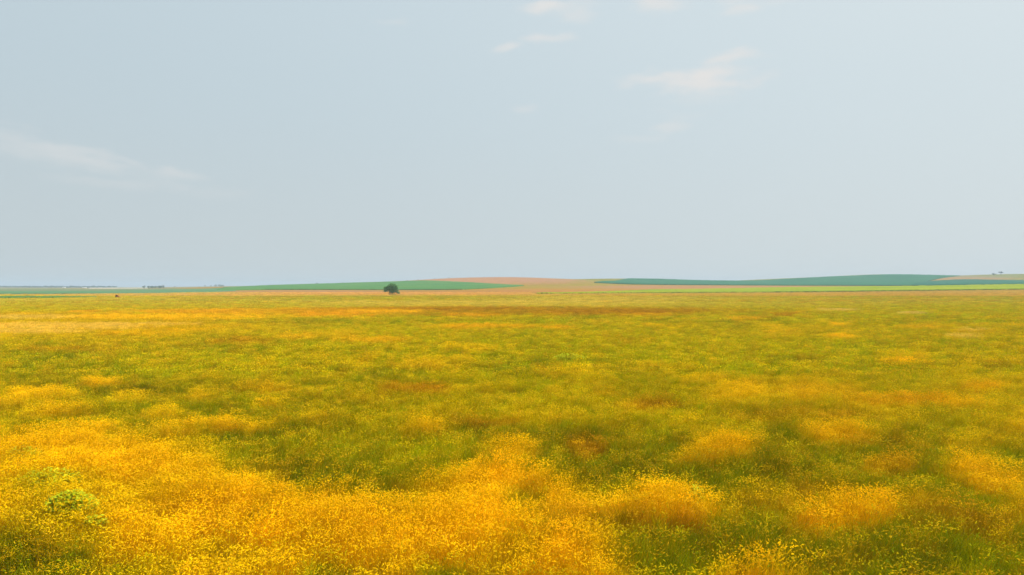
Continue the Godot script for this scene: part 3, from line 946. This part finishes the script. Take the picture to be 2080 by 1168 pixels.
func tree(called: String, label: String, at: Vector2, stems: Array, lobes: Array, size: float, tones: Array, sd: int, group := "") -> Node3D:
	# stems: [from, to, radius at the foot, radius at the top]; lobes: [centre, radii, leaf count]
	var rng := RandomNumberGenerator.new()
	rng.seed = sd
	var t := thing(called, label, "tree", Vector3(at.x, land_height(at.x, at.y), -at.y), 0.0, group)
	var st := fresh()
	for s in stems:
		var a: Vector3 = s[0]
		var b: Vector3 = s[1]
		var m := a.lerp(b, 0.5) + Vector3(rng.randfn(0, 0.05), 0, rng.randfn(0, 0.05)) * a.distance_to(b)
		limb(st, a, m, s[2], lerpf(s[2], s[3], 0.5))
		limb(st, m, b, lerpf(s[2], s[3], 0.5), s[3])
	part("trunk", st, bark, t)
	st = fresh()
	for l in lobes:
		leaves(st, rng, l[0], l[1], l[2], size, tones)
	part("crown", st, leaf_mat, t)
	return t


var bark := StandardMaterial3D.new()
var leaf_mat := StandardMaterial3D.new()


func small_tree(called: String, label: String, at: Vector2, wide: float, tall: float, sd: int, group := "", bare := 0.18) -> void:
	var rng := RandomNumberGenerator.new()
	rng.seed = sd
	var lobes := []
	var stems := [[Vector3(0, -0.4, 0), Vector3(0, tall * 0.6, 0), tall * 0.04, tall * 0.015]]
	for i in 5:
		var a := TAU * i / 5.0 + rng.randf()
		var r := wide * rng.randf_range(0.2, 0.32)
		var c := Vector3(cos(a) * r, tall * rng.randf_range(bare + 0.22, 0.74), sin(a) * r)
		lobes.append([c, Vector3(wide * 0.24, tall * 0.2, wide * 0.24), 60])
		stems.append([Vector3(0, tall * bare, 0), c, tall * 0.025, tall * 0.008])
	lobes.append([Vector3(0, tall * 0.76, 0), Vector3(wide * 0.2, tall * 0.2, wide * 0.2), 60])
	tree(called, label, at, stems, lobes, maxf(wide, tall) * 0.05, [Color(0.05, 0.11, 0.06), Color(0.07, 0.13, 0.06)], sd, group)


func make_trees() -> void:
	bark.albedo_color = Color(0.17, 0.155, 0.13).linear_to_srgb()
	bark.roughness = 0.95
	leaf_mat = tinted(0.6, 0.5)
	var big := [
		[Vector3(-0.9, 9.6, 0), Vector3(3.4, 1.9, 3.2), 1500], [Vector3(2.4, 9.8, 0.4), Vector3(2.2, 1.7, 2.4), 700], [Vector3(-3.6, 8.4, 0.5), Vector3(2.2, 1.6, 2.2), 600],
		[Vector3(-6.4, 7.3, 0.2), Vector3(1.8, 1.5, 1.8), 480], [Vector3(-6.0, 4.8, 0.5), Vector3(1.9, 1.4, 1.8), 520], [Vector3(-3.4, 6.2, -1.0), Vector3(2.0, 1.5, 2.4), 480],
		[Vector3(-0.6, 6.8, 0.6), Vector3(2.4, 1.7, 3.0), 700], [Vector3(2.6, 6.6, 0.2), Vector3(2.4, 1.8, 2.6), 800], [Vector3(4.4, 8.2, -0.4), Vector3(1.8, 1.6, 1.8), 480],
		[Vector3(5.0, 5.4, 0.3), Vector3(1.5, 1.2, 1.6), 320], [Vector3(6.4, 3.1, 0.2), Vector3(1.6, 1.1, 1.4), 360], [Vector3(4.2, 3.9, 0.5), Vector3(1.0, 0.8, 1.0), 160],
		[Vector3(-1.6, 4.0, 0.8), Vector3(1.1, 1.3, 1.1), 220], [Vector3(1.6, 4.2, 0.8), Vector3(1.3, 1.2, 1.2), 300], [Vector3(-0.2, 4.6, 1.2), Vector3(1.6, 1.2, 1.2), 300], [Vector3(0.0, 2.6, -0.6), Vector3(0.9, 1.0, 0.9), 160], [Vector3(-0.4, 11.2, 0.0), Vector3(1.8, 0.9, 1.6), 260],
	]
	var stems := []
	for s in [[-0.9, -3.0, 6.0], [-0.2, -0.8, 7.5], [0.5, 1.6, 7.0], [1.0, 3.6, 6.4], [-1.2, -5.0, 4.8], [1.3, 5.2, 3.2]]:
		stems.append([Vector3(s[0], -0.5, 0.1), Vector3(s[1], s[2], 0.3), 0.34, 0.10])
	var hero := tree("lone_tree", "large bushy green tree with several pale stems standing alone in the field", Vector2(-114.8, 652.7), stems, big, 0.34, [Color(0.17, 0.37, 0.16), Color(0.14, 0.33, 0.17), Color(0.24, 0.42, 0.10)], 4)
	(hero.get_node("trunk") as MeshInstance3D).set_meta("label", "cluster of pale grey stems")
	# the shelterbelt on the left horizon
	for i in 8:
		small_tree("belt_tree" if i == 0 else "belt_tree_%03d" % i, "dark hazy tree in the tight row on the left horizon", Vector2(-1293.0 + i * 8.3, 2400.0 + (i * 37 % 11) * 3.0), 15.0, [12.5, 11.2, 10.2, 10.6, 9.8, 11.0, 12.6, 12.4][i], 30 + i, "trees of the shelterbelt", 0.05)
	for b in [[-1623.0, 3610.0, 9.0, 11.0, "leftmost of the small hazy trees right of the shelterbelt"], [-1597.0, 3620.0, 9.5, 10.0, "second of the small hazy trees right of the shelterbelt"], [-1714.0, 3470.0, 6.0, 8.0, "tiny single tree on the skyline just right of the shelterbelt"]]:
		small_tree("distant_tree", b[4], Vector2(b[0], b[1]), b[2], b[3], int(b[1]))
	for i in 4:
		small_tree("grove_tree" if i == 0 else "grove_tree_%03d" % i, "faint blue tree in the small grove on the left skyline", Vector2(-1574.0 + i * 13.0, 3625.0 + (i * 5 % 7) * 3.0), 17.0, [13.5, 13.0, 12.4, 11.0][i], 60 + i, "trees of the faint grove", 0.05)
	small_tree("distant_tree_003", "small round tree on the skyline left of the green slope", Vector2(-636.0, 2226.0), 8.0, 6.0, 71)
	for b in [[-570.0, 2300.0, "small bush on the crest of the green slope, leftmost"], [-355.0, 2310.0, "small bush on the crest above the lone tree"], [-320.5, 2330.0, "small bush on the crest just right of the lone tree"], [-268.0, 2370.0, "small bush where the green slope meets the orange hill"], [-220.0, 2380.0, "small bush on the left shoulder of the orange hill"]]:
		small_tree("crest_bush", b[2], Vector2(b[0], b[1]), 4.6, 3.2, int(b[1]) + int(-b[0]), "", 0.02)
	small_tree("round_tree", "low round dark tree on the right hilltop, left of the pair", Vector2(2022.0, 2866.0), 17.0, 12.0, 81, "", 0.02)
	var crown := [[Vector3(-5.0, 11.6, 0), Vector3(4.6, 1.7, 4.0), 260], [Vector3(0.5, 12.2, 0), Vector3(4.6, 1.8, 4.0), 260], [Vector3(5.4, 10.4, 0), Vector3(4.4, 1.3, 3.0), 180], [Vector3(1.0, 9.6, 0), Vector3(3.4, 1.2, 3.0), 120]]
	tree("umbrella_tree", "flat topped dark tree on a bare trunk on the right hilltop", Vector2(2084.0, 2911.0), [[Vector3(0, -0.6, 0), Vector3(0.4, 9.6, 0), 0.9, 0.6], [Vector3(0.2, 6.6, 0), Vector3(-4.4, 11.2, 0), 0.5, 0.2], [Vector3(0.2, 7.0, 0), Vector3(5.0, 10.2, 0), 0.5, 0.2]], crown, 0.8, [Color(0.025, 0.055, 0.03), Color(0.035, 0.07, 0.03)], 91)
	# the long wooded ridge at the far left edge
	for i in 26:
		var x := -3900.0 + i * 37.0 + (i * 53 % 17)
		small_tree("ridge_tree" if i == 0 else "ridge_tree_%03d" % i, "faint blue tree of the long wooded line at the far left edge of the horizon", Vector2(x, 5150.0 - i * 3.0), 52.0, 9.0 + (i * 29 % 5), 200 + i, "trees of the far left wooded line", 0.02)


# ---------------------------------------------------------------- things of the farm
func box(st: SurfaceTool, c: Vector3, s: Vector3) -> void:
	var h := s * 0.5
	for n in [Vector3.RIGHT, Vector3.LEFT, Vector3.UP, Vector3.DOWN, Vector3.BACK, Vector3.FORWARD]:
		var u := Vector3(n.y, n.z, n.x)
		var w: Vector3 = n.cross(u)
		var q := []
		for k in [[-1, -1], [-1, 1], [1, 1], [1, -1]]:
			q.append(c + (n + u * k[0] + w * k[1]) * h)
		for i in [0, 1, 2, 0, 2, 3]:
			st.add_vertex(q[i])


func extrude(st: SurfaceTool, outline: Array, z0: float, z1: float) -> void:
	var n := outline.size()
	for i in n:
		var a: Vector2 = outline[i]
		var b: Vector2 = outline[(i + 1) % n]
		for v in [Vector3(a.x, a.y, z0), Vector3(b.x, b.y, z0), Vector3(a.x, a.y, z1), Vector3(a.x, a.y, z1), Vector3(b.x, b.y, z0), Vector3(b.x, b.y, z1)]:
			st.add_vertex(v)
	for z in [z0, z1]:
		for i in range(1, n - 1):
			for q in [0, i, i + 1]:
				st.add_vertex(Vector3(outline[q].x, outline[q].y, z))


func wheel(parent: Node3D, x: float, z: float, r: float, wide: float, tyre_mat: Material, rim_mat: Material) -> void:
	var st := fresh()
	var ring := []
	for i in 18:
		ring.append(Vector2(x + cos(TAU * i / 18) * r, r + sin(TAU * i / 18) * r))
	extrude(st, ring, z - wide * 0.5, z + wide * 0.5)
	var w := part("wheel", st, tyre_mat, parent)
	st = fresh()
	var hub := []
	for i in 14:
		hub.append(Vector2(x + cos(TAU * i / 14) * r * 0.55, r + sin(TAU * i / 14) * r * 0.55))
	extrude(st, hub, z - wide * 0.5 - 0.02, z + wide * 0.5 + 0.02)
	part("rim", st, rim_mat, w)


func make_farm() -> void:
	var rust := matte(Color(0.42, 0.14, 0.045), 0.8)
	rust.cull_mode = BaseMaterial3D.CULL_DISABLED
	var dark := matte(Color(0.10, 0.06, 0.03), 0.9)
	dark.cull_mode = BaseMaterial3D.CULL_DISABLED
	var t := thing("farm_machine", "small rusty red brown farm machine standing alone in the dry field at left", "machine", Vector3(-291.1, 0, -504.4), -0.25)
	var st := fresh()
	extrude(st, [Vector2(-0.3, 0.75), Vector2(1.75, 0.7), Vector2(1.8, 1.15), Vector2(1.5, 1.4), Vector2(-0.1, 1.85), Vector2(-0.3, 1.7)], -0.42, 0.42)
	part("hood", st, rust, t)
	st = fresh()
	extrude(st, [Vector2(-1.55, 0.8), Vector2(-0.32, 0.8), Vector2(-0.32, 2.0), Vector2(-0.5, 2.5), Vector2(-1.45, 2.5), Vector2(-1.6, 1.7)], -0.62, 0.62)
	part("cab", st, dark, t)
	st = fresh()
	box(st, Vector3(-0.98, 2.57, 0), Vector3(1.3, 0.12, 1.45))
	part("roof", st, rust, t)
	st = fresh()
	limb(st, Vector3(0.9, 1.5, 0.2), Vector3(0.9, 2.2, 0.2), 0.06, 0.06)
	part("exhaust_pipe", st, dark, t)
	for z in [-0.8, 0.8]:
		wheel(t, -0.95, z, 0.8, 0.42, dark, rust)
		wheel(t, 1.3, z * 0.8, 0.45, 0.26, dark, rust)
	var white := matte(Color(0.85, 0.85, 0.83), 0.6)
	white.cull_mode = BaseMaterial3D.CULL_DISABLED
	var grey := matte(Color(0.55, 0.56, 0.58), 0.6)
	grey.cull_mode = BaseMaterial3D.CULL_DISABLED
	for b in [[-2717.0, 4142.0, 15.0, 6.5, "small white farm building on the far left horizon, the left one"], [-2512.0, 4012.0, 19.0, 6.0, "small white farm building on the far left horizon, the right one"]]:
		var f := thing("farm_building", b[4], "building", Vector3(b[0], land_height(b[0], b[1]), -b[1]), 0.15)
		var l: float = b[2] * 0.5
		var h: float = b[3]
		st = fresh()
		box(st, Vector3(0, h * 0.3, 0), Vector3(l * 2.0, h * 0.7, 9.0))
		part("wall", st, white, f)
		st = fresh()
		for s in [-1.0, 1.0]:
			for v in [Vector3(-l - 0.4, h * 0.62, s * 5.0), Vector3(l + 0.4, h * 0.62, s * 5.0), Vector3(-l - 0.4, h, 0), Vector3(-l - 0.4, h, 0), Vector3(l + 0.4, h * 0.62, s * 5.0), Vector3(l + 0.4, h, 0)]:
				st.add_vertex(v)
		part("roof", st, grey, f)
		st = fresh()
		box(st, Vector3(-l * 0.3, h * 0.25, 4.52), Vector3(3.4, h * 0.5, 0.1))
		part("door", st, dark, f)


func make_weeds() -> void:
	var leaf := tinted(0.6, 0.7)
	var stalk := matte(Color(0.16, 0.2, 0.03))
	stalk.cull_mode = BaseMaterial3D.CULL_DISABLED
	for p in [
		[-15.1, 23.4, 0.90, 0.55, 1.05, 1200, "bright green leafy weed mound in the golden grass at lower left"],
		[-18.4, 27.2, 1.25, 0.5, 0.8, 800, "long dull green leafy weed mound near the left edge"],
		[-13.4, 22.0, 0.4, 0.4, 0.75, 200, "small pale green weed just below the bright green mound"],
		[-22.4, 31.4, 0.75, 0.4, 0.75, 260, "faint low green weed patch highest at the left edge"],
		[6.6, 24.6, 0.35, 0.4, 0.9, 160, "small green weed at the right end of the central golden patch"],
		[6.2, 73.5, 1.9, 1.0, 0.9, 500, "dull green leafy thicket in the middle of the lime meadow"],
		[33.4, 44.0, 0.7, 0.5, 0.8, 240, "small green weed clump below the golden streak at right"],
	]:
		var t := thing("leafy_weed", p[6], "plant", Vector3(p[0], 0, -p[1]))
		var rng := RandomNumberGenerator.new()
		rng.seed = int(p[5] * 7 + p[1])
		var st := fresh()
		for i in 14:
			var a := rng.randf() * TAU
			var r: float = p[2] * sqrt(rng.randf())
			limb(st, Vector3(cos(a) * r * 0.5, -0.05, sin(a) * r * 0.3), Vector3(cos(a) * r, p[4] * 0.85, sin(a) * r * 0.6), 0.012, 0.006, 4)
		part("stem", st, stalk, t).set_meta("kind", "stuff")
		st = fresh()
		for i in p[5]:
			var a := rng.randf() * TAU
			var r: float = p[2] * sqrt(rng.randf())
			var y: float = p[4] * (1.0 - 0.45 * pow(r / p[2], 2.0)) * rng.randf_range(0.45, 1.05)
			var c := Vector3(cos(a) * r, y, sin(a) * r * 0.65)
			var yaw := rng.randf() * TAU
			var u := Vector3(cos(yaw), rng.randf_range(-0.3, 0.5), sin(yaw)).normalized() * rng.randf_range(0.05, 0.11) * (1.0 if p[2] < 1.5 else 1.8)
			var w := Vector3(-sin(yaw), 0.1, cos(yaw)) * u.length() * 0.45
			var col := Color(0.46, 0.52, 0.02) * rng.randf_range(0.7, 1.25)
			for v in [c - u, c + w, c + u, c - u, c + u, c - w]:
				st.set_color(col)
				st.add_vertex(v)
		part("foliage", st, leaf, t).set_meta("kind", "stuff")
